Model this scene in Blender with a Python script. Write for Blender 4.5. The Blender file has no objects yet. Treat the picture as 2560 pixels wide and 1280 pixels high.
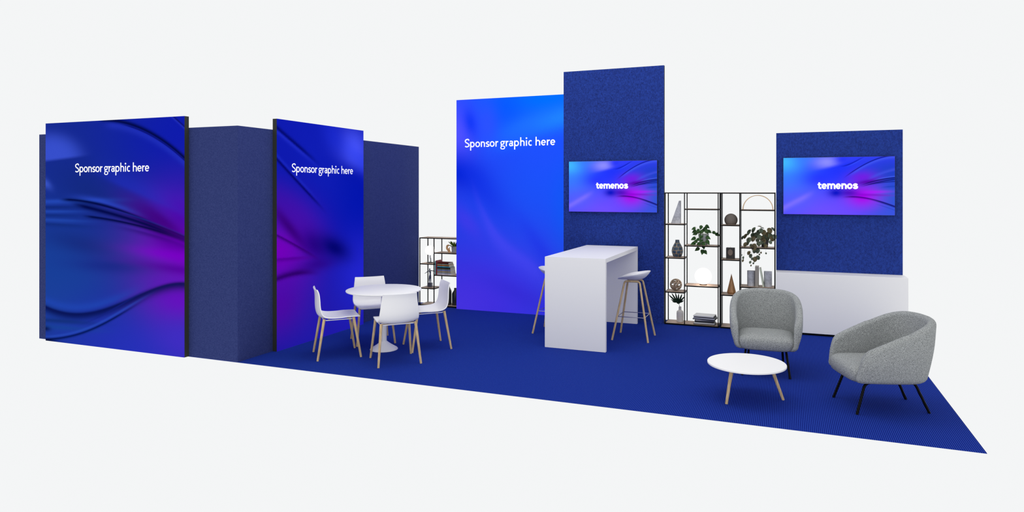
import bpy, bmesh, math, random
from mathutils import Vector, Matrix

random.seed(7)
PI = math.pi
SC = bpy.context.scene
COL = SC.collection

# ------------------------------------------------------------------ colour
def lin(c):
    c = c / 255.0
    return c / 12.92 if c <= 0.04045 else ((c + 0.055) / 1.055) ** 2.4

def rgb(r, g, b):
    return (lin(r), lin(g), lin(b), 1.0)

# ------------------------------------------------------------------ mesh builder
class MB:
    def __init__(self):
        self.v = []; self.f = []
    def add(self, verts, faces):
        o = len(self.v)
        self.v += [tuple(p) for p in verts]
        self.f += [tuple(i + o for i in f) for f in faces]
        return self
    def box(self, x0, x1, y0, y1, z0, z1, m=None, bev=0.0):
        bm = bmesh.new()
        bmesh.ops.create_cube(bm, size=1.0)
        for v in bm.verts:
            v.co = Vector(((x0 + x1) / 2 + v.co.x * (x1 - x0), (y0 + y1) / 2 + v.co.y * (y1 - y0), (z0 + z1) / 2 + v.co.z * (z1 - z0)))
        if bev:
            bmesh.ops.bevel(bm, geom=list(bm.edges), offset=bev, segments=2, affect='EDGES', profile=0.5)
        return self.bm(bm, m)
    def bm(self, bm, m=None):
        bm.verts.index_update()
        vs = [(m @ v.co) if m else v.co.copy() for v in bm.verts]
        fs = [[v.index for v in f.verts] for f in bm.faces]
        bm.free()
        return self.add(vs, fs)
    def tube(self, path, r, n=12, cap=True):
        path = [Vector(p) for p in path]
        rr = r if isinstance(r, (list, tuple)) else [r] * len(path)
        t0 = (path[1] - path[0]).normalized()
        ref = Vector((0, 0, 1)) if abs(t0.z) < 0.9 else Vector((1, 0, 0))
        nrm = t0.cross(ref).normalized()
        vs = []; fs = []
        for i, p in enumerate(path):
            if i == 0: t = (path[1] - path[0])
            elif i == len(path) - 1: t = (path[-1] - path[-2])
            else: t = (path[i + 1] - path[i]).normalized() + (path[i] - path[i - 1]).normalized()
            t.normalize()
            nrm = (nrm - t * nrm.dot(t)).normalized()
            b = t.cross(nrm)
            for k in range(n):
                a = 2 * PI * k / n
                vs.append(p + (nrm * math.cos(a) + b * math.sin(a)) * rr[i])
        for i in range(len(path) - 1):
            for k in range(n):
                k2 = (k + 1) % n
                fs.append((i * n + k, i * n + k2, (i + 1) * n + k2, (i + 1) * n + k))
        if cap:
            fs.append(tuple(range(n - 1, -1, -1)))
            fs.append(tuple((len(path) - 1) * n + k for k in range(n)))
        return self.add(vs, fs)
    def lathe(self, prof, n=40, c=(0, 0, 0), sx=1.0, sy=1.0, rot=0.0):
        vs = []; fs = []
        for r, z in prof:
            for k in range(n):
                a = 2 * PI * k / n + rot
                vs.append((c[0] + r * sx * math.cos(a), c[1] + r * sy * math.sin(a), c[2] + z))
        for i in range(len(prof) - 1):
            for k in range(n):
                k2 = (k + 1) % n
                fs.append((i * n + k, i * n + k2, (i + 1) * n + k2, (i + 1) * n + k))
        fs.append(tuple(range(n - 1, -1, -1)))
        fs.append(tuple((len(prof) - 1) * n + k for k in range(n)))
        return self.add(vs, fs)
    def prism(self, poly, d0, d1, m):
        """poly: list of 2D points; extruded d0..d1 along third axis; m maps (a,b,d)->world tuple"""
        n = len(poly)
        vs = [m(a, b, d0) for a, b in poly] + [m(a, b, d1) for a, b in poly]
        fs = [tuple(range(n)), tuple(range(2 * n - 1, n - 1, -1))]
        for k in range(n):
            k2 = (k + 1) % n
            fs.append((k, k + n, k2 + n, k2))
        return self.add(vs, fs)
    def sheet(self, grid, th):
        """thick sheet from a grid of points (rows of columns); th offset along normal"""
        R, Cn = len(grid), len(grid[0])
        g = [[Vector(p) for p in row] for row in grid]
        nm = [[None] * Cn for _ in range(R)]
        for i in range(R):
            for j in range(Cn):
                a = g[min(i + 1, R - 1)][j] - g[max(i - 1, 0)][j]
                b = g[i][min(j + 1, Cn - 1)] - g[i][max(j - 1, 0)]
                nm[i][j] = a.cross(b).normalized()
        vs = [g[i][j] + nm[i][j] * (th / 2) for i in range(R) for j in range(Cn)] + [g[i][j] - nm[i][j] * (th / 2) for i in range(R) for j in range(Cn)]
        o = R * Cn
        fs = []
        for i in range(R - 1):
            for j in range(Cn - 1):
                a, b, c, d = i * Cn + j, i * Cn + j + 1, (i + 1) * Cn + j + 1, (i + 1) * Cn + j
                fs.append((a, d, c, b)); fs.append((o + a, o + b, o + c, o + d))
        for i in range(R - 1):
            for j in (0, Cn - 1):
                a, d = i * Cn + j, (i + 1) * Cn + j
                fs.append((a, o + a, o + d, d) if j else (d, o + d, o + a, a))
        for j in range(Cn - 1):
            for i in (0, R - 1):
                a, b = i * Cn + j, i * Cn + j + 1
                fs.append((b, o + b, o + a, a) if i else (a, o + a, o + b, b))
        return self.add(vs, fs)
    def build(self, name, mat, parent=None, smooth=False, loc=None, angle=35):
        me = bpy.data.meshes.new(name)
        me.from_pydata([tuple(p) for p in self.v], [], self.f)
        me.validate()
        bm = bmesh.new(); bm.from_mesh(me)
        bmesh.ops.recalc_face_normals(bm, faces=list(bm.faces))
        if smooth:
            for f in bm.faces: f.smooth = True
            for e in bm.edges:
                if len(e.link_faces) == 2 and e.calc_face_angle(0) > math.radians(angle): e.smooth = False
        bm.to_mesh(me); bm.free()
        me.materials.append(mat)
        o = bpy.data.objects.new(name, me); COL.objects.link(o)
        if parent: o.parent = parent
        if loc: o.location = loc
        return o

def subsurf(o, lv=2):
    m = o.modifiers.new('subdivision', 'SUBSURF'); m.levels = lv; m.render_levels = lv
    for p in o.data.polygons: p.use_smooth = True
    return o

def tag(o, label=None, cat=None, group=None, kind=None):
    if label: o['label'] = label
    if cat: o['category'] = cat
    if group: o['group'] = group
    if kind: o['kind'] = kind
    return o

def thing(name, label, cat, loc=(0, 0, 0), rz=0.0, group=None):
    o = bpy.data.objects.new(name, None); COL.objects.link(o)
    o.location = loc; o.rotation_euler = (0, 0, rz); o.empty_display_size = 0.1
    return tag(o, label, cat, group)

def copy_tree(o, parent=None):
    c = o.copy(); COL.objects.link(c)
    if parent: c.parent = parent
    for ch in list(o.children): copy_tree(ch, c)
    return c

def catmull(pts, n=6, closed=False):
    out = []; P = [Vector(p) for p in pts]; L = len(P)
    for i in range(L if closed else L - 1):
        if closed: a, b, c, d = P[i - 1], P[i], P[(i + 1) % L], P[(i + 2) % L]
        else: a, b, c, d = P[max(i - 1, 0)], P[i], P[i + 1], P[min(i + 2, L - 1)]
        for k in range(n):
            t = k / n
            out.append(0.5 * ((2 * b) + (c - a) * t + (2 * a - 5 * b + 4 * c - d) * t * t + (3 * b - a - 3 * c + d) * t ** 3))
    if not closed: out.append(P[-1])
    return out

def round_corner(path, r, n=6):
    """polyline with its inner corners rounded"""
    P = [Vector(p) for p in path]; out = [P[0]]
    for i in range(1, len(P) - 1):
        a = (P[i - 1] - P[i]).normalized(); b = (P[i + 1] - P[i]).normalized()
        s, e = P[i] + a * r, P[i] + b * r
        for k in range(n + 1):
            t = k / n
            out.append(s * (1 - t) ** 2 + P[i] * 2 * t * (1 - t) + e * t * t)
    out.append(P[-1])
    return out

# ------------------------------------------------------------------ materials
def new_mat(name):
    m = bpy.data.materials.new(name); m.use_nodes = True
    nt = m.node_tree
    return m, nt, nt.nodes['Principled BSDF']

def plain(name, col, rough=0.5, metal=0.0, spec=0.5, noise=0.0, nscale=40.0):
    m, nt, b = new_mat(name)
    b.inputs['Roughness'].default_value = rough
    b.inputs['Metallic'].default_value = metal
    b.inputs['Specular IOR Level'].default_value = spec
    tc = nt.nodes.new('ShaderNodeTexCoord'); nz = nt.nodes.new('ShaderNodeTexNoise')
    nz.inputs['Scale'].default_value = nscale
    nt.links.new(tc.outputs['Object'], nz.inputs['Vector'])
    cr = nt.nodes.new('ShaderNodeValToRGB')
    k = noise
    cr.color_ramp.elements[0].color = (col[0] * (1 - k), col[1] * (1 - k), col[2] * (1 - k), 1); cr.color_ramp.elements[0].position = 0.3
    cr.color_ramp.elements[1].color = (min(1, col[0] * (1 + k)), min(1, col[1] * (1 + k)), min(1, col[2] * (1 + k)), 1); cr.color_ramp.elements[1].position = 0.7
    nt.links.new(nz.outputs['Fac'], cr.inputs['Fac']); nt.links.new(cr.outputs['Color'], b.inputs['Base Color'])
    return m

def felt(name, dark, light, scale, stretch=(1, 1, 1), bump=0.2, big=0.0):
    m, nt, b = new_mat(name)
    b.inputs['Roughness'].default_value = 1.0; b.inputs['Specular IOR Level'].default_value = 0.05
    tc = nt.nodes.new('ShaderNodeTexCoord'); mp = nt.nodes.new('ShaderNodeMapping'); mp.inputs['Scale'].default_value = stretch
    nt.links.new(tc.outputs['Object'], mp.inputs['Vector'])
    nz = nt.nodes.new('ShaderNodeTexNoise'); nz.inputs['Scale'].default_value = scale; nz.inputs['Detail'].default_value = 3; nz.inputs['Roughness'].default_value = 0.7
    nt.links.new(mp.outputs['Vector'], nz.inputs['Vector'])
    fac = nz.outputs['Fac']
    if big:
        n2 = nt.nodes.new('ShaderNodeTexNoise'); n2.inputs['Scale'].default_value = big; n2.inputs['Detail'].default_value = 4; n2.inputs['Roughness'].default_value = 0.75
        nt.links.new(mp.outputs['Vector'], n2.inputs['Vector'])
        mx = nt.nodes.new('ShaderNodeMath'); mx.operation = 'MULTIPLY_ADD'; mx.inputs[1].default_value = 0.5
        hf = nt.nodes.new('ShaderNodeMath'); hf.operation = 'MULTIPLY'; hf.inputs[1].default_value = 0.5
        nt.links.new(n2.outputs['Fac'], hf.inputs[0])
        nt.links.new(nz.outputs['Fac'], mx.inputs[0]); nt.links.new(hf.outputs[0], mx.inputs[2])
        fac = mx.outputs[0]
    cr = nt.nodes.new('ShaderNodeValToRGB')
    cr.color_ramp.elements[0].position = 0.36; cr.color_ramp.elements[0].color = dark
    cr.color_ramp.elements[1].position = 0.64; cr.color_ramp.elements[1].color = light
    nt.links.new(fac, cr.inputs['Fac']); nt.links.new(cr.outputs['Color'], b.inputs['Base Color'])
    if bump:
        bp = nt.nodes.new('ShaderNodeBump'); bp.inputs['Strength'].default_value = bump; bp.inputs['Distance'].default_value = 0.004
        nt.links.new(fac, bp.inputs['Height']); nt.links.new(bp.outputs['Normal'], b.inputs['Normal'])
    return m

def emissive(name, col, strength):
    m, nt, b = new_mat(name)
    b.inputs['Base Color'].default_value = (0.8, 0.8, 0.8, 1)
    b.inputs['Emission Color'].default_value = col; b.inputs['Emission Strength'].default_value = strength
    return m

def wood(name, a, bcol, scale=(30, 30, 3)):
    m, nt, b = new_mat(name)
    b.inputs['Roughness'].default_value = 0.55; b.inputs['Specular IOR Level'].default_value = 0.3
    tc = nt.nodes.new('ShaderNodeTexCoord'); mp = nt.nodes.new('ShaderNodeMapping'); mp.inputs['Scale'].default_value = scale
    nz = nt.nodes.new('ShaderNodeTexNoise'); nz.inputs['Scale'].default_value = 2.5; nz.inputs['Detail'].default_value = 4
    cr = nt.nodes.new('ShaderNodeValToRGB')
    cr.color_ramp.elements[0].position = 0.35; cr.color_ramp.elements[0].color = a
    cr.color_ramp.elements[1].position = 0.65; cr.color_ramp.elements[1].color = bcol
    nt.links.new(tc.outputs['Object'], mp.inputs['Vector']); nt.links.new(mp.outputs['Vector'], nz.inputs['Vector'])
    nt.links.new(nz.outputs['Fac'], cr.inputs['Fac']); nt.links.new(cr.outputs['Color'], b.inputs['Base Color'])
    return m

def carpet_mat():
    m, nt, b = new_mat('ribbed_blue_carpet')
    b.inputs['Roughness'].default_value = 1.0; b.inputs['Specular IOR Level'].default_value = 0.05
    tc = nt.nodes.new('ShaderNodeTexCoord'); sp = nt.nodes.new('ShaderNodeSeparateXYZ')
    nt.links.new(tc.outputs['Object'], sp.inputs[0])
    mu = nt.nodes.new('ShaderNodeMath'); mu.operation = 'MULTIPLY'; mu.inputs[1].default_value = 2 * PI / 0.0148
    sn = nt.nodes.new('ShaderNodeMath'); sn.operation = 'SINE'
    nt.links.new(sp.outputs['X'], mu.inputs[0]); nt.links.new(mu.outputs[0], sn.inputs[0])
    nz = nt.nodes.new('ShaderNodeTexNoise'); nz.inputs['Scale'].default_value = 170; nz.inputs['Detail'].default_value = 2
    nt.links.new(tc.outputs['Object'], nz.inputs['Vector'])
    ma = nt.nodes.new('ShaderNodeMath'); ma.operation = 'MULTIPLY_ADD'; ma.inputs[1].default_value = 0.34; ma.inputs[2].default_value = 0.0
    nt.links.new(sn.outputs[0], ma.inputs[0])
    ad = nt.nodes.new('ShaderNodeMath'); ad.operation = 'ADD'
    nt.links.new(ma.outputs[0], ad.inputs[0]); nt.links.new(nz.outputs['Fac'], ad.inputs[1])
    cr = nt.nodes.new('ShaderNodeValToRGB')
    cr.color_ramp.elements[0].position = 0.15; cr.color_ramp.elements[0].color = CARPET_D
    cr.color_ramp.elements[1].position = 0.85; cr.color_ramp.elements[1].color = CARPET_L
    nt.links.new(ad.outputs[0], cr.inputs['Fac']); nt.links.new(cr.outputs['Color'], b.inputs['Base Color'])
    bp = nt.nodes.new('ShaderNodeBump'); bp.inputs['Strength'].default_value = 0.3; bp.inputs['Distance'].default_value = 0.003
    nt.links.new(ad.outputs[0], bp.inputs['Height']); nt.links.new(bp.outputs['Normal'], b.inputs['Normal'])
    return m

# printed / screen artwork, written as node maths over (x, y) = fractions across and down the face
class GB:
    def __init__(self, nt): self.nt = nt
    def m(self, op, *a, clamp=False):
        n = self.nt.nodes.new('ShaderNodeMath'); n.operation = op; n.use_clamp = clamp
        for i, s in enumerate(a):
            if isinstance(s, (int, float)): n.inputs[i].default_value = s
            else: self.nt.links.new(s, n.inputs[i])
        return n.outputs[0]
    def poly(self, x, co):
        r = co[0]
        for c in co[1:]:
            r = self.m('MULTIPLY_ADD', r, x, float(c)) if not isinstance(r, (int, float)) else self.m('MULTIPLY_ADD', x, float(r), float(c))
        return r
    def step(self, v, a, b):
        n = self.nt.nodes.new('ShaderNodeMapRange'); n.interpolation_type = 'SMOOTHSTEP'
        self.nt.links.new(v, n.inputs['Value'])
        if a < b:
            n.inputs['From Min'].default_value = a; n.inputs['From Max'].default_value = b
        else:
            n.inputs['From Min'].default_value = b; n.inputs['From Max'].default_value = a
            n.inputs['To Min'].default_value = 1.0; n.inputs['To Max'].default_value = 0.0
        return n.outputs['Result']
    def mix(self, fac, a, col):
        n = self.nt.nodes.new('ShaderNodeMix'); n.data_type = 'RGBA'; n.clamp_factor = True
        self.nt.links.new(fac, n.inputs[0])
        if isinstance(a, tuple): n.inputs[6].default_value = a
        else: self.nt.links.new(a, n.inputs[6])
        n.inputs[7].default_value = col
        return n.outputs[2]

def artwork(name, W, H, base, items, diffuse, emit, grain=0.0, spec=0.0):
    m, nt, b = new_mat(name)
    g = GB(nt)
    tc = nt.nodes.new('ShaderNodeTexCoord'); sp = nt.nodes.new('ShaderNodeSeparateXYZ')
    nt.links.new(tc.outputs['Object'], sp.inputs[0])
    x = g.m('MULTIPLY', sp.outputs['X'], 1.0 / W)
    y = g.m('MULTIPLY_ADD', sp.outputs['Z'], -1.0 / H, 1.0)
    if grain:
        nz = nt.nodes.new('ShaderNodeTexNoise'); nz.inputs['Scale'].default_value = 55; nz.inputs['Detail'].default_value = 2
        nt.links.new(tc.outputs['Object'], nz.inputs['Vector'])
        y = g.m('ADD', y, g.m('MULTIPLY_ADD', nz.outputs['Fac'], grain, -grain / 2))
    col = rgb(*base)
    for it in items:
        k = it[0]
        if k == 'blob':
            _, cx, cy, rx, ry, rot, c, amt = it[:8]
            ca, sa = math.cos(rot), math.sin(rot)
            dx = g.m('SUBTRACT', x, cx); dy = g.m('SUBTRACT', y, cy)
            u = g.m('ADD', g.m('MULTIPLY', dx, ca / rx), g.m('MULTIPLY', dy, sa / rx))
            v = g.m('ADD', g.m('MULTIPLY', dx, -sa / ry), g.m('MULTIPLY', dy, ca / ry))
            e = g.m('MULTIPLY_ADD', u, u, g.m('MULTIPLY', v, v))
            if len(it) > 9: e = g.m('MULTIPLY', e, e)
            w = g.m('MULTIPLY', g.m('EXPONENT', g.m('MULTIPLY', e, -1.0)), amt)
            if len(it) > 8:               # cut along a curve: (coefs, soft, side)
                co, soft, side = it[8]
                d = g.m('SUBTRACT', y, g.poly(x, co))
                w = g.m('MULTIPLY', w, g.step(d, -soft * side, soft * side))
        else:                             # fold: (coefs, w_up, w_down, x0, x1, fade, col, amt)
            _, co, wu, wd, x0, x1, fd, c, amt = it
            d = g.m('SUBTRACT', y, g.poly(x, co))
            up = g.m('MULTIPLY', g.m('MINIMUM', d, 0.0), 1.0 / wu)
            dn = g.m('MULTIPLY', g.m('MAXIMUM', d, 0.0), 1.0 / wd)
            e = g.m('MULTIPLY_ADD', up, up, g.m('MULTIPLY', dn, dn))
            w = g.m('MULTIPLY', g.m('EXPONENT', g.m('MULTIPLY', e, -1.0)), amt)
            if x0 > 0: w = g.m('MULTIPLY', w, g.step(x, x0, x0 + fd))
            if x1 < 1: w = g.m('MULTIPLY', w, g.step(x, x1, x1 - fd))
        col = g.mix(w, col, rgb(*c))
    dm = nt.nodes.new('ShaderNodeMix'); dm.data_type = 'RGBA'; dm.blend_type = 'MULTIPLY'; dm.inputs[0].default_value = 1.0
    nt.links.new(col, dm.inputs[6]); dm.inputs[7].default_value = (diffuse, diffuse, diffuse, 1)
    nt.links.new(dm.outputs[2], b.inputs['Base Color'])
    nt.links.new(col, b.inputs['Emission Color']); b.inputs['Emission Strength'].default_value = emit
    b.inputs['Roughness'].default_value = 0.5; b.inputs['Specular IOR Level'].default_value = spec
    return m

CARPET_D = rgb(1, 13, 98); CARPET_L = rgb(39, 69, 168)
M = {}
M['carpet'] = carpet_mat()
M['navy_felt'] = felt('navy_booth_cloth', rgb(36, 46, 98), rgb(62, 72, 126), 150, big=70, bump=0.15)
M['blue_felt'] = felt('royal_blue_felt', rgb(27, 38, 94), rgb(45, 72, 164), 130, (1, 1, 0.7), big=50, bump=0.2)
M['dark_frame'] = plain('dark_panel_edge', rgb(50, 52, 46), 0.6, spec=0.2)
M['white'] = plain('white_laminate', rgb(242, 241, 240), 0.45, spec=0.3)
M['white_plastic'] = plain('white_plastic', rgb(240, 239, 240), 0.35, spec=0.4)
M['white_metal'] = plain('white_powder_coat', rgb(232, 232, 238), 0.4, spec=0.4)
M['oak'] = wood('pale_oak', rgb(188, 160, 116), rgb(216, 190, 150))
M['black_metal'] = plain('black_metal', rgb(12, 12, 13), 0.5, spec=0.1)
M['charcoal'] = plain('charcoal_board', rgb(62, 64, 67), 0.6, spec=0.2)
M['chrome'] = plain('chrome_rod', rgb(200, 200, 208), 0.2, metal=1.0)
M['shelf_wood'] = wood('walnut_shelf', rgb(142, 116, 100), rgb(188, 164, 146), (3, 30, 30))
M['boucle'] = felt('grey_boucle', rgb(84, 87, 88), rgb(190, 193, 193), 230, bump=0.5)
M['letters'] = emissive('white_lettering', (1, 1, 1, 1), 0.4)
M['logo'] = emissive('white_screen_word', (1, 1, 1, 1), 1.0)
M['black_glass'] = plain('black_screen_case', rgb(18, 18, 22), 0.4)

# ------------------------------------------------------------------ stroke lettering
def arc(cx, cy, rx, ry, a0, a1, n=22):
    return [(cx + rx * math.cos(math.radians(a0 + (a1 - a0) * k / n)), cy + ry * math.sin(math.radians(a0 + (a1 - a0) * k / n))) for k in range(n + 1)]

def c2(pts, n=7):
    return [(p.x, p.y) for p in catmull([(a, b, 0) for a, b in pts], n)]

def glyph(ch, w, h, heavy=False):
    A, D = 1.57, -0.62
    thin = h * (0.62 if heavy else 1.0)
    S = []
    if ch == 'o': S.append((arc(w / 2, .5, w / 2 - h, .5 - h + .02, 0, 360, 36), h))
    elif ch == 'p':
        S += [([(h, D), (h, 1.0)], h), (arc(w / 2, .5, w / 2 - h, .5 - h + .02, 0, 360, 36), h)]
    elif ch in 'nhm':
        S.append(([(h, 0), (h, A if ch == 'h' else 1.0)], h))
        if ch == 'm':
            mid = w / 2
            for x0, x1 in ((h, mid), (mid, w - h)):
                r = (x1 - x0) / 2
                S.append((arc(x0 + r, 1 - h + .02 - r, r, r, 180, 0) + [(x1, 0)], h))
        else:
            r = w / 2 - h
            S.append((arc(w / 2, 1 - h + .02 - r, r, r, 180, 0) + [(w - h, 0)], h))
    elif ch == 'r': S += [([(h, 0), (h, 1.0)], h), (c2([(h, .55), (h + .07, .76), (h + .2, .875), (w - .0, .90)]), h)]
    elif ch == 'i': S += [([(h, 0), (h, 1.0)], h), (arc(h, 1.38, .075, .075, 0, 360, 14), .075)]
    elif ch == 'c': S.append((arc(w / 2 + .04, .5, w / 2 - h + .02, .5 - h + .02, 52, 308), h))
    elif ch == 'e':
        S.append((arc(w / 2, .5, w / 2 - h, .5 - h + .02, 2, 326 if heavy else 318), h))
        S.append(([(h, .5), (w - (.02 if heavy else h * .55), .5)], .07 if heavy else thin * .8))
    elif ch == 'a':
        S += [(c2([(h + .02, .84), (w * .42, 1 - h + .01), (w - h - .1, .82), (w - h - .1, .55), (w - h - .1, .2), (w - .06, h * .9)]), h),
              (arc(w * .42, .31, w * .42 - h, .31 - h + .03, 0, 360, 30), h * .95)]
    elif ch == 's' and heavy:
        S.append((c2([(w - .13, .70), (w * .72, .815), (w * .5, 1 - h + .02), (w * .27, .80), (h + .02, .69), (w * .34, .585), (w * .6, .50), (w * .84, .39), (w - h + .01, .30), (w * .78, .19), (w * .5, h - .02), (w * .24, .19), (.14, .33)]), h))
    elif ch in 'sS':
        f = A if ch == 'S' else 1.0
        S.append((c2([(w - h, f - (.34 if ch == 'S' else .2)), (w * .78, f - h - .02), (w * .5, f - h + .01), (h + .06, f - h - .14), (h + .01, f * .7), (w * .3, f * .56), (w * .66, f * .45), (w - h, f * .3), (w - h - .03, f * .16), (w * .52, h - .01), (w * .25, h + .01), (h * .8, f * .13 + .03)]), h))
    elif ch == 'g':
        S += [(arc(w * .44, .66, w * .44 - h, .37 - h, 0, 360, 30), h * .9), ([(w * .6, .91), (w + .02, .91)], h * .9),
              (c2([(w * .30, .38), (w * .16, .26), (w * .22, .13), (w * .5, .08), (w * .78, .02), (w - h + .02, -.18), (w * .80, -.40), (w * .48, -.47), (w * .18, -.40), (h - .02, -.20), (w * .24, .02)]), h * .82)]
    elif ch == 't':
        S += [(c2([(w * .42, 1.2), (w * .42, .9), (w * .42, .5), (w * .46, .24), (w * .66, h), (w * .95, h + .0)]), h), ([(0.0, .83), (w, .83)], thin * 1.05)]
    return S

def lettering(word, spots, hw, xh, xs, x0, z0, th, name, mat, parent, heavy=False):
    """word drawn on the local XZ plane facing -Y, raised by th"""
    b = MB()
    i = 0
    for ch in word:
        if ch == ' ': continue
        a, e = spots[i]; i += 1
        w = (e - a) / (xs if False else 1.0)
        for pts, hh in glyph(ch, w, hw, heavy):
            P = [Vector((q[0], q[1])) for q in pts]
            closed = (P[0] - P[-1]).length < 1e-4
            if closed: P = P[:-1]
            n = len(P); L = []; R = []
            for k in range(n):
                if closed: t = P[(k + 1) % n] - P[k - 1]
                else: t = P[min(k + 1, n - 1)] - P[max(k - 1, 0)]
                t.normalize(); q = Vector((-t.y, t.x)) * hh
                L.append(P[k] + q); R.append(P[k] - q)
            vs = []; fs = []
            for k in range(n):
                for yy in (-th, 0.0):
                    for q in (L[k], R[k]):
                        vs.append((x0 + (a + q.x) * xh * xs, yy, z0 + q.y * xh))
            for k in range(n if closed else n - 1):
                i0, i1 = k * 4, ((k + 1) % n) * 4
                fs += [(i0, i0 + 1, i1 + 1, i1), (i0 + 2, i1 + 2, i1 + 3, i0 + 3), (i0, i1, i1 + 2, i0 + 2), (i0 + 1, i0 + 3, i1 + 3, i1 + 1)]
            if not closed:
                fs += [(0, 2, 3, 1), ((n - 1) * 4, (n - 1) * 4 + 1, (n - 1) * 4 + 3, (n - 1) * 4 + 2)]
            b.add(vs, fs)
    return b.build(name, mat, parent)

U = 140.0
SP = [(75, 205), (225, 350), (368, 500), (522, 635), (655, 757), (765, 897), (920, 995), (1053, 1180), (1198, 1270), (1285, 1402), (1420, 1548), (1580, 1697), (1730, 1760), (1788, 1900), (1980, 2100), (2122, 2246), (2270, 2348), (2358, 2482)]
SPONSOR = [((a - 75) / U, (b - 75) / U) for a, b in SP]
TSP = [(190, 405), (408, 690), (712, 1155), (1172, 1450), (1475, 1755), (1768, 2060), (2080, 2345)]
LOGO = [((a - 190) / 290.0, (b - 190) / 290.0) for a, b in TSP]

# ------------------------------------------------------------------ camera, world, added fill lights
cam = bpy.data.cameras.new('camera'); co = bpy.data.objects.new('camera', cam); COL.objects.link(co)
co.location = (0, 0, 1.95); co.rotation_euler = (PI / 2, 0, 0.36486)
cam.sensor_width = 36.0; cam.lens = 1638.965 * 36 / 2560
cam.shift_x = (1280 - 1338.447) / 2560; cam.shift_y = (474.544 - 640) / 2560
cam.clip_end = 200
SC.camera = co

w = bpy.data.worlds.new('studio_white'); SC.world = w; w.use_nodes = True
bg = w.node_tree.nodes['Background']; bg.inputs['Color'].default_value = (0.905, 0.916, 0.922, 1); bg.inputs['Strength'].default_value = 1.0

SC.view_settings.view_transform = 'Standard'; SC.view_settings.look = 'None'
SC.view_settings.exposure = 0.0; SC.view_settings.gamma = 1.0; SC.view_settings.use_curve_mapping = False

def area(name, loc, target, size, power, col=(1, 1, 1)):
    l = bpy.data.lights.new(name, 'AREA'); l.shape = 'DISK'; l.size = size; l.energy = power; l.color = col
    o = bpy.data.objects.new(name, l); COL.objects.link(o); o.location = loc
    o.rotation_euler = (Vector(target) - Vector(loc)).to_track_quat('-Z', 'Y').to_euler()
    return o
ADDED_FILLS = True
if ADDED_FILLS:
    area('added_fill_light', (1.4, -1.5, 3.4), (-2.2, 9.0, 0.8), 3.5, 75)  # added front fill, lightens the high table's inner end panel
    area('added_fill_light', (-3.2, 6.8, 7.0), (-3.2, 7.6, 0.0), 4.0, 88)  # added overhead fill, brightens the table tops on the left and middle
    area('added_fill_light', (0.3, 6.5, 7.0), (0.2, 7.2, 0.0), 4.0, 22)  # weaker overhead fill, added above the armchair corner

# ------------------------------------------------------------------ setting
f = MB().box(-9.17, 1.392, 5.725, 9.90, -0.004, 0.0).build('floor', M['carpet'])
tag(f, 'royal blue ribbed carpet under the whole stand', kind='structure')
bx = MB().box(-9.17, -5.792, 5.725, 9.645, 0.0, 2.677).build('wall_left', M['navy_felt'])
tag(bx, 'navy cloth storage block standing behind the two left sponsor panels', kind='structure')
tw = MB().box(-3.192, -1.654, 9.573, 9.633, 0.0, 3.762)
t_o = tw.build('wall_back', M['blue_felt']); t_o.data.materials.append(M['dark_frame'])
for p in t_o.data.polygons:
    if p.normal.x > 0.9: p.material_index = 1
tag(t_o, 'tallest blue felt wall, behind the white high table', kind='structure')
rw = MB().box(-0.126, 1.445, 9.831, 9.891, 0.0, 2.748).build('wall_right', M['blue_felt'])
tag(rw, 'blue felt wall on the right, above the white sideboard', kind='structure')

# ------------------------------------------------------------------ sponsor panels
def panel(name, label, loc, rz, W, H, depth, art, frame, tx, tz, xh, tw_):
    r = thing(name, label, 'sign', loc, rz, 'sponsor panels')
    MB().box(0, W, 0.002, depth, 0, H).build('panel_frame', frame, r)
    MB().box(0, W, -0.0, 0.002, 0, H).build('graphic', art, r)
    lettering('Sponsor graphic here', SPONSOR, 0.104 if W < 2 and H > 3 else 0.091, xh, tw_ / (xh * SPONSOR[-1][1]), tx, tz, 0.002, 'lettering', M['letters'], r)
    return r

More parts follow.
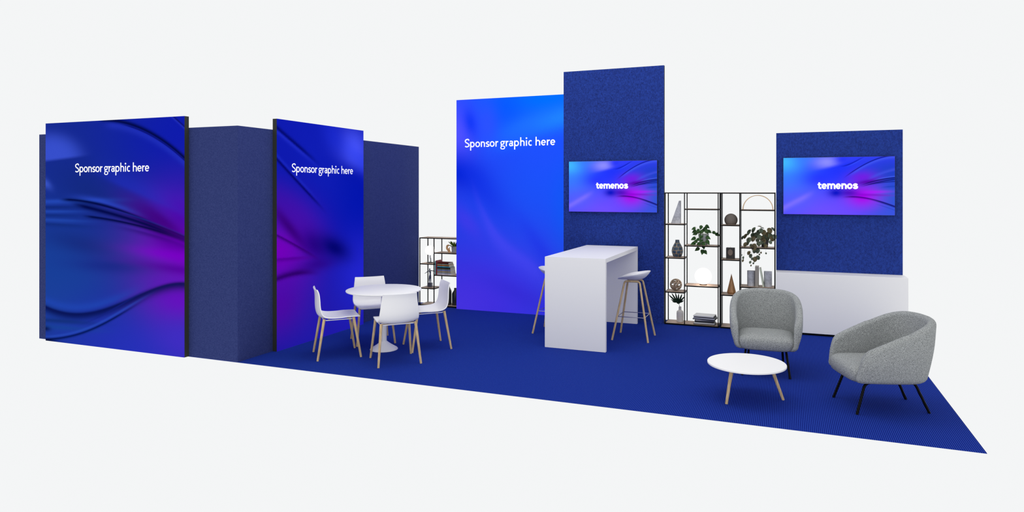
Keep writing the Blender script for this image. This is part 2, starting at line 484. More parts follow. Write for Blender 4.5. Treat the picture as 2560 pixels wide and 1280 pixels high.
DK = (2, 8, 66)
art_a = artwork('folded_silk_print', 2.416, 2.808, (22, 42, 142), [
    ('blob', 0.0, .75, .55, .35, 0, (26, 66, 152), .9),
    ('blob', 1.0, .08, .55, .30, 0, (14, 26, 172), .95),
    ('blob', .75, 1.0, .6, .22, 0, (38, 48, 186), .9),
    ('blob', .35, .32, .3, .12, .3, (19, 40, 124), .8),
    ('blob', .1, .66, .3, .10, .1, (24, 62, 152), .7),
    ('blob', .3, .55, .3, .05, .1, (20, 40, 120), .7),
    # light patch at upper left
    ('blob', .07, .145, .215, .095, .12, (56, 80, 206), .95, ([-.06, .172], .010, -1), 2),
    ('blob', .0, .275, .05, .02, .4, (60, 88, 205), .8),
    # magenta
    ('blob', 1.04, .55, .34, .17, 0, (124, 0, 196), 1.0),
    ('blob', 1.0, .34, .25, .12, 0, (52, 20, 178), .55),
    ('blob', .80, .45, .22, .055, .45, (58, 0, 122), .8),
    ('blob', .97, .42, .10, .05, .5, (78, 0, 150), .6),
    ('blob', .98, .77, .25, .11, 0, (104, 10, 190), .9),
    ('blob', .93, .635, .28, .022, .05, (88, 0, 158), .9),
    ('blob', .9, .575, .24, .025, .05, (124, 0, 200), .7),
    ('blob', .5, .64, .3, .03, 0, (22, 38, 130), .7),
    ('blob', 1.0, .93, .2, .1, 0, (66, 44, 196), .8),
    # upper folds
    ('fold', [.0397, .428, -.37, .0953], .012, .018, .42, 1.2, .1, (38, 56, 196), .45),
    ('fold', [.0397, .428, -.37, .0753], .012, .008, .40, 1.2, .05, DK, .95),
    ('fold', [.0397, .428, -.37, .0853], .003, .003, .55, 1.2, .1, (8, 14, 110), .9),
    ('fold', [.6094, -.5654], .006, .006, .85, 1.2, .05, (10, 14, 110), .9),
    ('fold', [.6094, -.5594], .004, .006, .85, 1.2, .05, (40, 56, 200), .5),
    ('fold', [.28, .117], .06, .018, .30, 1.2, .3, (30, 46, 184), .6),
    # streaks on the left
    ('fold', [-.02, .36], .010, .012, -1, .75, .6, (38, 76, 190), .7),
    ('fold', [-.01, .385], .006, .010, -1, .45, .4, (15, 38, 116), .75),
    ('fold', [-.01, .405], .006, .008, -1, .45, .4, (36, 76, 184), .6),
    ('fold', [.0, .422], .006, .009, -1, .45, .4, (16, 42, 122), .75),
    ('fold', [.01, .442], .006, .010, -1, .5, .4, (36, 76, 182), .55),
    ('fold', [.02, .462], .006, .012, -1, .5, .4, (17, 42, 120), .7),
    # middle folds
    ('fold', [-.143, .3934, -.1084, .3433], .014, .006, .10, .80, .35, (46, 76, 206), .55),
    ('fold', [-.143, .3934, -.1084, .3573], .006, .010, .09, 1.2, .1, DK, .97),
    ('fold', [.0753, -.0521, .1522, .337], .010, .012, .17, 1.2, .15, (3, 8, 72), .97),
    ('fold', [.0753, -.0521, .1522, .319], .004, .004, .30, 1.2, .2, (40, 44, 160), .5),
    ('fold', [.0165, .0832, -.0017, .4145], .005, .008, .27, 1.2, .1, DK, .95),
    ('fold', [.0165, .0832, -.0017, .440], .006, .012, .45, 1.2, .3, (30, 10, 100), .5),
    ('blob', .86, .435, .16, .03, .42, (62, 0, 116), .75),
    ('blob', .97, .535, .2, .03, .05, (92, 0, 164), .6),
    ('blob', 1.03, .395, .20, .06, .25, (76, 8, 178), .8),
    # lower folds
    ('fold', [.0922, .1334, -.0239, -.5717, .2198, .8147], .020, .012, -1, .8, .4, (32, 70, 180), .6),
    ('fold', [.0922, .1334, -.0239, -.5717, .2198, .8447], .009, .028, -1, 1.2, .1, (8, 18, 84), .95),
    ('fold', [.0, -.02, .905], .010, .012, -1, .6, .5, (18, 46, 116), .8),
    ('fold', [.0, -.02, .935], .012, .012, -1, .6, .5, (24, 66, 150), .7),
    ('fold', [.5482, -.6301, -.0865, -.1127, .9835], .006, .006, -1, .85, .3, (42, 80, 192), .5),
    ('fold', [.5482, -.6301, -.0865, -.1127, .9955], .005, .007, -1, .8, .3, (4, 22, 88), .95),
    ('fold', [.5482, -.6301, -.0865, -.1127, .955], .004, .005, .2, .85, .3, (20, 32, 128), .6),
    ('blob', .0, .945, .04, .012, 0, (6, 18, 70), .9),
    ('blob', .0, 1.0, .10, .012, 0, (4, 8, 40), .95),
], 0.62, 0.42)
art_b = artwork('folded_silk_print_turned', 1.734, 2.808, (14, 26, 172), [
    ('blob', .9, .45, .5, .3, 0, (0, 22, 178), .9),
    ('blob', .6, .95, .8, .25, 0, (42, 34, 194), .95),
    ('blob', .95, .75, .3, .2, 0, (40, 44, 224), .9),
    ('blob', .45, .2, .35, .15, .5, (18, 32, 184), .6),
    ('blob', .88, .10, .20, .10, .1, (74, 88, 250), .95, ([.10, .115], .05, -1)),
    ('blob', 1.0, .17, .3, .05, .3, (52, 70, 240), .7),
    ('blob', .62, .05, .15, .08, .3, (22, 40, 205), .6),
    ('blob', .0, .575, .36, .16, 0, (122, 0, 190), 1.0),
    ('blob', .05, .41, .28, .08, .2, (82, 14, 172), .85),
    ('blob', .02, .36, .3, .08, .3, (52, 16, 164), .5),
    ('blob', .0, .80, .30, .14, 0, (88, 8, 176), .9),
    ('blob', .12, .47, .22, .032, .5, (56, 0, 116), .85),
    ('blob', .38, .56, .16, .06, .3, (38, 0, 128), .8),
    ('blob', .62, .585, .20, .055, .2, (2, 4, 112), .95),
    ('blob', .4, .655, .22, .03, 0, (44, 0, 130), .6),
    ('fold', [-.0053, .3326, .0389], .012, .009, -1, .5, .3, (4, 10, 110), .95),
    ('fold', [-.0053, .3326, .0539], .006, .012, -1, .5, .3, (36, 50, 205), .5),
    ('fold', [-.0222, .4659, .174], .008, .010, -1, .55, .25, (6, 8, 110), .95),
    ('fold', [-.0222, .4659, .158], .010, .006, -1, .5, .25, (30, 46, 200), .45),
    ('fold', [.0558, .2698, .4998], .005, .010, -1, .5, .3, (52, 0, 110), .8),
    ('fold', [.02, .02, .605], .006, .012, -1, .45, .3, (84, 0, 150), .8),
    ('fold', [.2694, -.1029, .6883], .016, .012, -1, .5, .3, (46, 0, 104), .9),
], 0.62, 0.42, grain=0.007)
art_c = artwork('soft_blue_print', 1.849, 3.419, (36, 66, 242), [
    ('blob', .75, .45, .5, .35, 0, (26, 84, 246), .85),
    ('blob', 1.0, .55, .12, .25, 0, (6, 92, 242), .6),
    ('blob', .85, .0, .6, .14, 0, (0, 106, 255), 1.0),
    ('blob', .45, .04, .2, .12, .3, (0, 82, 252), .6),
    ('blob', 1.0, .10, .5, .05, -.12, (32, 132, 255), .8),
    ('blob', .6, .17, .25, .05, -.25, (30, 104, 255), .55),
    ('blob', .0, .17, .16, .14, 0, (84, 84, 255), .9),
    ('blob', .14, .11, .09, .06, .6, (6, 52, 240), .85),
    ('blob', .30, .12, .10, .09, 1.2, (44, 80, 255), .8),
    ('blob', .0, .345, .26, .085, .15, (0, 34, 216), .95),
    ('blob', .25, .42, .3, .08, .5, (16, 50, 232), .6),
    ('blob', .2, .95, .8, .25, 0, (74, 52, 238), .95),
    ('blob', .0, 1.0, .3, .12, 0, (82, 60, 246), .8),
    ('blob', .55, .9, .3, .05, .2, (58, 48, 226), .6),
    ('fold', [1.7519, -3.2853, 2.3912, .1116], .035, .06, .12, .95, .25, (80, 78, 255), .5),
    ('blob', .1, .58, .15, .05, .4, (78, 60, 244), .5),
    ('blob', .8, .70, .25, .05, .6, (30, 50, 236), .5),
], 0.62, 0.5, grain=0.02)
SCREEN = [
    ('blob', .0, .3, .35, .5, 0, (54, 124, 255), 1.0),
    ('blob', .0, .08, .16, .16, 0, (66, 190, 255), .95),
    ('blob', .25, .05, .15, .14, 0, (60, 130, 255), .7),
    ('blob', .30, .12, .06, .12, .5, (70, 100, 255), .5),
    ('blob', .5, .25, .25, .3, 0, (26, 46, 255), .85),
    ('blob', .35, .38, .16, .14, 0, (26, 52, 255), .9),
    ('blob', .38, 1.0, .45, .38, 0, (112, 78, 255), .95),
    ('blob', .1, .8, .2, .2, 0, (84, 96, 255), .6),
    ('blob', .41, .09, .12, .11, -.2, (142, 142, 255), .98, ([-.0884, -.3915, .3599], .04, -1)),
    ('blob', .54, .05, .07, .1, 0, (26, 46, 250), .8),
    ('blob', 1.0, .3, .32, .3, 0, (28, 58, 196), .95),
    ('blob', 1.0, .72, .2, .35, 0, (40, 86, 210), .95),
    ('blob', .95, 1.0, .2, .12, 0, (58, 86, 220), .8),
    ('fold', [.2004, -1.019, .8908], .05, .06, -1, .32, .15, (136, 118, 255), .6),
    ('blob', .72, .68, .145, .19, 0, (170, 8, 236), 1.0),
    ('blob', .72, .36, .12, .11, -.4, (118, 22, 226), .85),
    ('blob', .76, .43, .12, .035, -.35, (86, 0, 170), .9),
    ('blob', .80, .605, .14, .025, -.05, (176, 24, 250), .8),
    ('blob', .84, .655, .14, .018, .05, (120, 0, 190), .6),
    ('blob', .60, .62, .10, .07, .1, (64, 0, 180), .8),
    ('blob', .485, .62, .07, .075, .1, (0, 18, 196), .95),
    ('fold', [13.8607, -28.3359, 18.3052, -3.6417], .014, .010, .50, .76, .1, (8, 20, 170), .8),
    ('fold', [13.8607, -28.3359, 18.3052, -3.6227], .006, .012, .55, .76, .1, (60, 90, 255), .5),
    ('fold', [1.2374, -1.2689, -1.1645, 1.191], .012, .006, .54, 1.2, .1, (6, 14, 120), .9),
    ('fold', [1.2374, -1.2689, -1.1645, 1.211], .006, .03, .58, 1.2, .1, (70, 94, 240), .6),
    ('fold', [1.138, -2.7001, 1.7892], .03, .02, .75, 1.2, .1, (66, 84, 232), .6),
    ('fold', [-.3295, 1.7919, -2.7589, 1.6381], .01, .01, .8, 1.2, .1, (70, 100, 240), .6),
    ('fold', [-.3295, 1.7919, -2.7589, 1.6591], .008, .012, .67, 1.2, .12, (4, 6, 96), .95),
    ('fold', [1.2869, -2.6701, 1.3091, .4645], .008, .012, .68, 1.2, .12, (4, 8, 100), .95),
    ('fold', [.9579, -1.9597, 1.4278], .006, .010, .75, 1.2, .12, (6, 16, 110), .85),
    ('fold', [.9579, -1.9597, 1.5078], .012, .02, .85, 1.2, .1, (20, 60, 180), .6),
    ('fold', [-.967, 3.2994, -2.9777, 1.4911], .010, .018, .52, 1.2, .12, (52, 0, 130), .9),
    ('fold', [-.967, 3.2994, -2.9777, 1.4961], .012, .016, .78, 1.2, .12, (4, 26, 120), .9),
    ('fold', [-.967, 3.2994, -2.9777, 1.5561], .005, .006, .8, 1.2, .12, (30, 60, 170), .6),
]

panel('graphic_panel', 'sponsor panel at far left with dark folds and magenta on its right edge', (-8.947, 5.663, 0), 0, 2.416, 2.808, 0.062,
      art_a, M['dark_frame'], 0.563, 2.171, 0.070, 1.288)
panel('graphic_panel', 'sponsor panel behind the white dining chairs, magenta along its left edge', (-5.728, 6.268, 0), PI / 2, 1.734, 2.808, 0.064,
      art_b, M['dark_frame'], 0.257, 2.171, 0.069, 1.226)
panel('graphic_panel', 'tall bright blue sponsor panel joined to the felt tower, without magenta', (-5.041, 9.573, 0), 0, 1.849, 3.419, 0.06,
      art_c, M['dark_frame'], 0.153, 2.6415, 0.087, 1.56)

# ------------------------------------------------------------------ televisions
art_s = artwork('screen_picture', 1.36, 0.775, (56, 66, 255), SCREEN, 0.02, 1.0, spec=0.0)
def tv(label, x0, yf, z0, W, H, lx, lz, lw, xh, art):
    r = thing('television', label, 'television', (x0, yf, z0), 0, 'wall screens')
    MB().box(0, W, 0.004, 0.048, 0, H, bev=0.003).build('case', M['black_glass'], r)
    MB().box(0.004, W - 0.004, 0.0, 0.006, 0.004, H - 0.004).build('screen', art, r)
    lettering('temenos', LOGO, 0.152, xh, lw / (xh * LOGO[-1][1]), lx, lz, 0.001, 'screen_word', M['logo'], r, heavy=True)
    return r
tv('wide screen on the tall felt tower, above the high table', -3.093, 9.523, 1.616, 1.350, 0.767, 0.430, 0.352, 0.488, 0.073, artwork('tower_screen_picture', 1.350, 0.767, (56, 66, 255), SCREEN, 0.02, 1.0, spec=0.0))
tv('wide screen on the right felt wall, above the white sideboard', -0.035, 9.781, 1.608, 1.385, 0.790, 0.442, 0.354, 0.499, 0.074, artwork('wall_screen_picture', 1.385, 0.790, (56, 66, 255), SCREEN, 0.02, 1.0, spec=0.0))

# ------------------------------------------------------------------ sideboard
sb = thing('sideboard', 'long low white sideboard under the right screen, behind the armchairs', 'sideboard', (-0.124, 9.503, 0))
MB().box(0, 1.585, 0, 0.326, 0.03, 0.822, bev=0.003).build('body', M['white'], sb)
MB().box(0.03, 1.555, 0.03, 0.32, 0.0, 0.032).build('plinth', M['black_metal'], sb)

# ------------------------------------------------------------------ high table
ht = thing('bar_table', 'white waterfall high table in front of the felt tower', 'table', (-2.793, 7.641, 0))
W_, D_, H_ = 0.774, 1.836, 1.121
MB().box(0, W_, 0, D_, H_ - 0.05, H_).build('top', M['white'], ht)
MB().box(0, W_, 0, 0.05, 0, H_ - 0.05).build('end_panel', M['white'], ht)
MB().box(0, W_, D_ - 0.05, D_, 0, H_ - 0.05).build('end_panel', M['white'], ht)

# ------------------------------------------------------------------ bar stools
def make_stool():
    r = thing('bar_stool', '', 'stool', group='bar stools at the high table')
    # bowl seat
    NR, NA = 10, 40
    vs = []; fs = []
    def rim(a):                       # a=-90deg is the front tip
        s = (1 + math.sin(a)) / 2     # 0 front .. 1 back
        return -0.010 + 0.116 * s ** 0.62
    rows = []
    def surf(th):
        out = []
        for i in range(NR + 1):
            q = i / NR
            ring = []
            for k in range(NA):
                a = 2 * PI * k / NA
                c, s = math.cos(a), math.sin(a)
                ex = 0.86
                X = 0.215 * math.copysign(abs(c) ** ex, c) * q
                Y = 0.205 * math.copysign(abs(s) ** ex, s) * q * (1.0 + 0.06 * q * max(0, s))
                Z = 0.780 + rim(a) * q ** (2.1 + 1.3 * max(0.0, s)) - th * (1 - 0.6 * q ** 4)
                ring.append((X, Y, Z))
            out.append(ring)
        return out
    b = MB()
    for th in (0.0, 0.014):
        S = surf(th)
        for ring in S: vs += ring
    o2 = (NR + 1) * NA
    for i in range(NR):
        for k in range(NA):
            k2 = (k + 1) % NA
            fs.append((i * NA + k, i * NA + k2, (i + 1) * NA + k2, (i + 1) * NA + k))
            fs.append((o2 + i * NA + k, o2 + (i + 1) * NA + k, o2 + (i + 1) * NA + k2, o2 + i * NA + k2))
    for k in range(NA):
        k2 = (k + 1) % NA
        fs.append((NR * NA + k, NR * NA + k2, o2 + NR * NA + k2, o2 + NR * NA + k))
    b.add(vs, fs)
    st = b.build('seat', M['white_plastic'], r, smooth=True, angle=60)
    # two bent-wood frames running front to back, each made of two legs
    for sx in (-1, 1):
        for sy in (-1, 1):
            path = round_corner([(sx * 0.235, sy * 0.235, 0.0), (sx * 0.098, sy * 0.098, 0.754), (sx * 0.098, 0.0, 0.754)], 0.035)
            MB().tube(path, 0.0135, 8).build('leg', M['oak'], r, smooth=True)
    q = 0.235 - (0.235 - 0.098) * 0.30 / 0.754 - 0.004
    ring = [(-q, -q, 0.30), (q, -q, 0.30), (q, q, 0.30), (-q, q, 0.30), (-q, -q, 0.30)]
    b = MB()
    for a, c in zip(ring[:-1], ring[1:]): b.tube([a, c], 0.005, 8)
    b.build('footrest', M['chrome'], r, smooth=True)
    return r
st = make_stool()
st.location = (-1.874, 8.544, 0); st.rotation_euler.z = -PI / 2
st['label'] = 'white bar stool right of the high table, all four legs in view'
s2 = copy_tree(st); s2.location = (-2.978, 8.540, 0); s2.rotation_euler.z = PI / 2
s2['label'] = 'white bar stool left of the high table, mostly hidden behind it'

# ------------------------------------------------------------------ round dining table
dt = thing('dining_table', 'white round dining table on a trumpet pedestal', 'table', (-4.590, 6.828, 0))
R_ = 0.4526
MB().lathe([(0.0, 0.713), (R_ - 0.03, 0.713), (R_ - 0.006, 0.719), (R_, 0.727), (R_ - 0.002, 0.733), (R_ - 0.006, 0.735), (0.0, 0.735)], 96).build('tabletop', M['white'], dt, smooth=True)
MB().lathe([(0.034, 0.08), (0.034, 0.69), (0.06, 0.712), (0.0, 0.712)], 40).build('column', M['white_metal'], dt, smooth=True)
MB().lathe([(0.165, 0.0), (0.168, 0.006), (0.158, 0.018), (0.125, 0.038), (0.088, 0.062), (0.056, 0.086), (0.042, 0.098), (0.0345, 0.104), (0.0, 0.104)], 56).build('foot', M['white_metal'], dt, smooth=True)

# ------------------------------------------------------------------ dining chairs
def make_chair():
    r = thing('dining_chair', '', 'chair', group='dining chairs around the round table')
    prof = [(-.235, .466, .202, .004), (-.205, .470, .211, .006), (-.10, .467, .217, .010), (0, .459, .220, .014), (.10, .455, .222, .022), (.168, .461, .223, .034), (.214, .490, .223, .040),
            (.234, .543, .221, .036), (.240, .605, .214, .030), (.241, .685, .204, .026), (.245, .752, .195, .022), (.257, .797, .188, .016)]
    P = catmull([(a, b, 0) for a, b, _, _ in prof], 4)
    Wd = catmull([(c, d, 0) for _, _, c, d in prof], 4)
    grid = []
    NU = 16
    for i, (p, wv) in enumerate(zip(P, Wd)):
        t = (P[min(i + 1, len(P) - 1)] - P[max(i - 1, 0)]).normalized()
        n = Vector((-t.y, t.x))        # towards the sitter
        row = []
        for j in range(NU + 1):
            u = -1 + 2 * j / NU
            q = p + Vector((n.x, n.y, 0)) * (wv.y * (abs(u) ** 2.2))
            row.append((wv.x * u, q.x, q.y))
        grid.append(row)
    o = MB().sheet(grid, 0.012).build('shell', M['white_plastic'], r, smooth=True, angle=50)
    for sx in (-1, 1):
        for sy, ytop in ((-1, -0.165), (1, 0.165)):
            MB().tube([(sx * 0.237, sy * 0.242, 0.0), (sx * 0.192, ytop, 0.464)], [0.0125, 0.0165], 16).build('leg', M['oak'], r, smooth=True)
    b = MB()
    ring = round_corner([(0, -.165, .447), (.19, -.165, .447), (.19, .165, .447), (-.19, .165, .447), (-.19, -.165, .447), (0, -.165, .447)], 0.04)
    b.tube(ring, 0.006, 8)
    b.build('underframe', M['white_metal'], r, smooth=True)
    b = MB()
    for yy in (-.11, .10): b.tube([(-.19, yy, .446), (-.08, yy, .439), (.08, yy, .439), (.19, yy, .446)], 0.006, 8)
    b.build('seat_support', M['oak'], r, smooth=True)
    return r
ch = make_chair()
CH = [((-4.97, 6.419), 45, 'white dining chair left of the round table, seen in profile'),
      ((-4.166, 6.424), 135, 'white dining chair in front of the round table, its back to the viewer'),
      ((-4.170, 7.138), 225, 'white dining chair right of the round table, beside the low black shelf'),
      ((-4.980, 7.157), -45, 'white dining chair behind the round table, half hidden by the tabletop')]
for i, ((x, y), a, lb) in enumerate(CH):
    c = ch if i == 0 else copy_tree(ch)
    c.location = (x, y, 0); c.rotation_euler.z = math.radians(a + 90)   # a: heading the sitter faces
    c['label'] = lb

# ------------------------------------------------------------------ coffee table
ct = thing('coffee_table', 'low round white coffee table on three oak legs', 'table', (-0.344, 6.437, 0))
R_ = 0.3547
MB().lathe([(0.0, 0.316), (R_ - 0.003, 0.316), (R_, 0.319), (R_, 0.332), (R_ - 0.003, 0.335), (0.0, 0.335)], 96).build('tabletop', M['white'], ct, smooth=True)
for fx, fy in ((-0.161, -0.241), (0.322, 0.065), (-0.178, 0.264)):
    l = math.hypot(fx, fy)
    k = 0.215 / l
    MB().tube([(fx, fy, 0.0), (fx * k, fy * k, 0.317)], [0.0125, 0.017], 16).build('leg', M['oak'], ct, smooth=True)

# ------------------------------------------------------------------ tub armchairs
def make_armchair():
    r = thing('armchair', '', 'armchair', group='grey tub armchairs')
    NT = 72
    T0, Z0 = 0.075, 0.275
    plan = []
    # from the right arm tip, around the back, to the left arm tip
    for k in range(14):
        t = k / 14
        plan.append(Vector((0.340 + 0.035 * math.sin(t * PI / 2), -0.310 + 0.330 * t ** 1.3)))
    for k in range(45):
        a = -PI / 2 + PI * k / 44
        s, c = -math.sin(a), math.cos(a)
        plan.append(Vector((0.375 * math.copysign(abs(s) ** 0.70, s), 0.02 + 0.345 * abs(c) ** 0.74)))
    for p in [Vector((-q.x, q.y)) for q in reversed(plan[:14])]: plan.append(p)
    L = [0]
    for a, b in zip(plan[:-1], plan[1:]): L.append(L[-1] + (b - a).length)
    half = L[-1] / 2
    def height(dc):                       # rim height by distance along the rim from the middle of the back
        pts = [(0, .829), (.19, .822), (.27, .81), (.33, .795), (.41, .77), (.48, .742), (.56, .71), (.66, .672), (.73, .64), (.80, .612), (.90, .565), (.96, .53), (1.1, .50)]
        for (a, ha), (b, hb) in zip(pts[:-1], pts[1:]):
            if dc <= b: return ha + (hb - ha) * (dc - a) / (b - a)
        return pts[-1][1]
    sm = [height(abs(l - half)) for l in L]
    for _ in range(2): sm = [sm[0]] + [(sm[i - 1] + sm[i] + sm[i + 1]) / 3 for i in range(1, len(sm) - 1)] + [sm[-1]]
    vs = []; fs = []; NP = None
    for i, p in enumerate(plan):
        t = (plan[min(i + 1, len(plan) - 1)] - plan[max(i - 1, 0)]).normalized()
        n = Vector((t.y, -t.x))
        if n.dot(p - Vector((0, 0.0))) < 0: n = -n
        H = sm[i]; tau = max(0, 1 - abs(L[i] - half) / half); dist = tau * half
        T = T0
        back = max(0.0, min(1.0, (tau - .5) / .4))
        ox = back * 0.045
        zr = H - T / 2
        zs = Z0 + 0.06
        prof = [(-T - 0.05, Z0 + 0.002), (-0.115, Z0)]
        for k in range(5):
            a = k / 4
            prof.append((-0.10 + 0.065 * math.sin(a * PI / 2), Z0 + 0.06 * (1 - math.cos(a * PI / 2))))
        for k in range(1, 8):
            a = k / 8
            prof.append((-0.035 + 0.035 * math.sin(min(1, a * 1.3) * PI / 2) + back * 0.045 * a, zs + (zr - zs) * a))
        for k in range(9):
            a = PI * k / 8
            prof.append((ox - T / 2 + T / 2 * math.cos(a), zr + T / 2 * math.sin(a)))
        for k in range(1, 7):
            a = k / 6
            prof.append((ox * (1 - a) - T - 0.012 * a, zr + (0.33 - zr) * a))
        nose = 0.055
        if dist < nose:
            fct = max(0.12, math.sqrt(max(0, 1 - (1 - dist / nose) ** 2)))
            cxx, czz = -0.065, (Z0 + H) / 2
            hz = 0.05 * (1 - fct)
            prof = [(cxx + (q - cxx) * fct, czz + (z - czz) * (1 - hz / max(.05, (H - Z0) / 2))) for q, z in prof]
        lean = 0.075 * max(0.0, 1 - dist / 0.22) ** 1.5
        NP = len(prof)
        for o_, z in prof: vs.append((p.x + n.x * o_, p.y + n.y * o_ - lean * (0.55 - min(.55, z)) / .27, z))
    N = len(plan)
    for i in range(N - 1):
        for k in range(NP):
            k2 = (k + 1) % NP
            fs.append((i * NP + k, i * NP + k2, (i + 1) * NP + k2, (i + 1) * NP + k))
    fs.append(tuple(range(NP))); fs.append(tuple((N - 1) * NP + k for k in range(NP - 1, -1, -1)))
    MB().add(vs, fs).build('tub_shell', M['boucle'], r, smooth=True, angle=70)
    # seat cushion, rounded block
    def outline(k, ins):
        a = 2 * PI * k / 64
        c, s = math.cos(a), math.sin(a)
        e = 0.42
        ax, ay = 0.292 - ins, (0.30 - ins)
        x = ax * math.copysign(abs(c) ** e, c); y = -0.078 + ay * math.copysign(abs(s) ** e, s)
        if y > 0: x *= 1 - 0.25 * (y / 0.27) ** 2
        return x, y
    layers = [(0.060, Z0 + 0.001), (0.030, Z0 + 0.003), (0.008, Z0 + 0.020), (0.0, Z0 + 0.065), (0.0, Z0 + 0.10), (0.012, Z0 + 0.125), (0.04, Z0 + 0.142), (0.10, Z0 + 0.152), (0.18, Z0 + 0.156)]
    vs = []; fs = []
    for ins, z in layers:
        for k in range(64):
            x, y = outline(k, ins); vs.append((x, y - (0.0), z - 0.012 * (1 if z > Z0 + 0.12 else 0) * max(0, y) / 0.25))
    for i in range(len(layers) - 1):
        for k in range(64):
            k2 = (k + 1) % 64
            fs.append((i * 64 + k, i * 64 + k2, (i + 1) * 64 + k2, (i + 1) * 64 + k))
    fs.append(tuple(range(63, -1, -1))); fs.append(tuple((len(layers) - 1) * 64 + k for k in range(64)))
    MB().add(vs, fs).build('seat_cushion', M['boucle'], r, smooth=True, angle=60)
    for sx in (-1, 1):
        for sy in (-1, 1):
            if sy < 0: path = [(sx * 0.236, -0.322, 0.0), (sx * 0.200, -0.235, 0.265), (sx * 0.185, 0.0, 0.265)]
            else: path = [(sx * 0.19, 0.325, 0.0), (sx * 0.170, 0.205, 0.265), (sx * 0.185, 0.0, 0.265)]
            MB().tube(round_corner(path, 0.05), 0.0118, 12).build('leg', M['black_metal'], r, smooth=True)
    return r
ac = make_armchair()
ac.location = (-0.205, 7.556, 0); ac.rotation_euler.z = math.radians(2)
ac['label'] = 'grey boucle tub armchair facing the viewer, behind the coffee table'
a2 = copy_tree(ac); a2.location = (0.801, 6.641, 0); a2.rotation_euler.z = math.radians(199.6 - 270)
a2['label'] = 'grey boucle tub armchair at the right edge, seen from its side'

# ------------------------------------------------------------------ shelving
def shelf_unit(label, x, y, W, xm, H, narrow, wide, D=0.28, panels=()):
    r = thing('shelving_unit', label, 'shelf', (x, y, 0), 0, 'black frame shelving units')
    p = 0.013
    for px in (0.0, xm - p / 2, W - p):
        for py in (0.0, D - p):
            MB().box(px, px + p, py, py + p, 0.0, H).build('post', M['black_metal'], r)
    for px in panels:
        MB().box(px + .003, px + p - .003, p, D - p, 0.023, H - .017).build('side_panel', M['charcoal'], r)
    def board(x0, x1, z, name='shelf'):
        b = MB().box(x0 + p, x1 - p, p * .6, D - p * .6, z - 0.010, z).build(name, M['shelf_wood'], r)
        fr = MB()
        fr.box(x0, x1, 0.0005, p - .0005, z - 0.016, z - 0.001); fr.box(x0, x1, D - p + .0005, D - .0005, z - 0.016, z - 0.001)
        fr.box(x0 + .0005, x0 + p - .0005, p, D - p, z - 0.016, z - 0.001); fr.box(x1 - p + .0005, x1 - .0005, p, D - p, z - 0.016, z - 0.001)
        fr.build('shelf_rim', M['black_metal'], b)
    for z in narrow: board(0, xm + p / 2, z)
    for z in wide: board(xm - p / 2, W, z)
    board(0, W, 0.022); board(0, W, H)
    return r
SY = 9.56
shelf_unit('tall black shelving unit beside the felt tower, holding the globe lamp', -1.642, SY, 0.757, 0.282, 1.912, [1.456, 0.970, 0.475], [1.677, 1.153, 0.578])
shelf_unit('tall black shelving unit beside the right felt wall, holding the brass arch', -0.866, SY, 0.732, 0.266, 1.912, [1.456, 0.970, 0.475], [1.673, 1.148, 0.600], panels=(0.0, 0.266 - 0.0065))
shelf_unit('low black shelving unit between the navy block and tall blue panel', -5.776, 9.635, 0.73, 0.278, 1.146, [0.709, 0.300], [0.899, 0.529])

IY = SY + 0.14
m_marble = felt('grey_marble', rgb(166, 168, 177), rgb(204, 206, 214), 14, bump=0)
def put(mb, name, mat, label, cat, loc, smooth=False, angle=35, group=None, rz=0):
    o = mb.build(name, mat, None, smooth=smooth, angle=angle)
    o.location = loc; o.rotation_euler.z = rz
    return tag(o, label, cat, group)

# --- first tall unit
b = MB().prism([(-.068, 0), (.068, 0), (.068, .335), (.050, .335)], -.04, .04, lambda a, c, d: (a, d, c))
put(b, 'marble_wedge', m_marble, 'grey marble wedge ornament on the top narrow shelf', 'ornament', (-1.503, IY, 1.456))

def vase_mat():
    m, nt, b = new_mat('navy_glaze_gold_lines')
    b.inputs['Roughness'].default_value = 0.4
    tc = nt.nodes.new('ShaderNodeTexCoord'); sp = nt.nodes.new('ShaderNodeSeparateXYZ'); nt.links.new(tc.outputs['Object'], sp.inputs[0])
    at = nt.nodes.new('ShaderNodeMath'); at.operation = 'ARCTAN2'; nt.links.new(sp.outputs['X'], at.inputs[0]); nt.links.new(sp.outputs['Y'], at.inputs[1])
    cb = nt.nodes.new('ShaderNodeCombineXYZ'); nt.links.new(at.outputs[0], cb.inputs[0])
    mz = nt.nodes.new('ShaderNodeMath'); mz.operation = 'MULTIPLY'; mz.inputs[1].default_value = 12.0; nt.links.new(sp.outputs['Z'], mz.inputs[0]); nt.links.new(mz.outputs[0], cb.inputs[1])
    br = nt.nodes.new('ShaderNodeTexBrick'); br.offset = 0.37; br.inputs['Scale'].default_value = 1.5; br.inputs['Mortar Size'].default_value = 0.035; br.inputs['Brick Width'].default_value = 1.15; br.inputs['Row Height'].default_value = 0.9
    br.inputs['Color1'].default_value = rgb(42, 62, 84); br.inputs['Color2'].default_value = rgb(58, 78, 98); br.inputs['Mortar'].default_value = rgb(196, 160, 104)
    nt.links.new(cb.outputs[0], br.inputs['Vector']); nt.links.new(br.outputs['Color'], b.inputs['Base Color'])
    return m
b = MB().lathe([(.052, 0), (.062, .012), (.080, .06), (.083, .09), (.074, .135), (.052, .18), (.034, .21), (.029, .235), (.030, .248), (.024, .248), (.022, .22), (0, .215)], 40)
put(b, 'patterned_vase', vase_mat(), 'dark blue vase with gold lines on the tall shelf', 'vase', (-1.482, IY, 0.970), smooth=True)

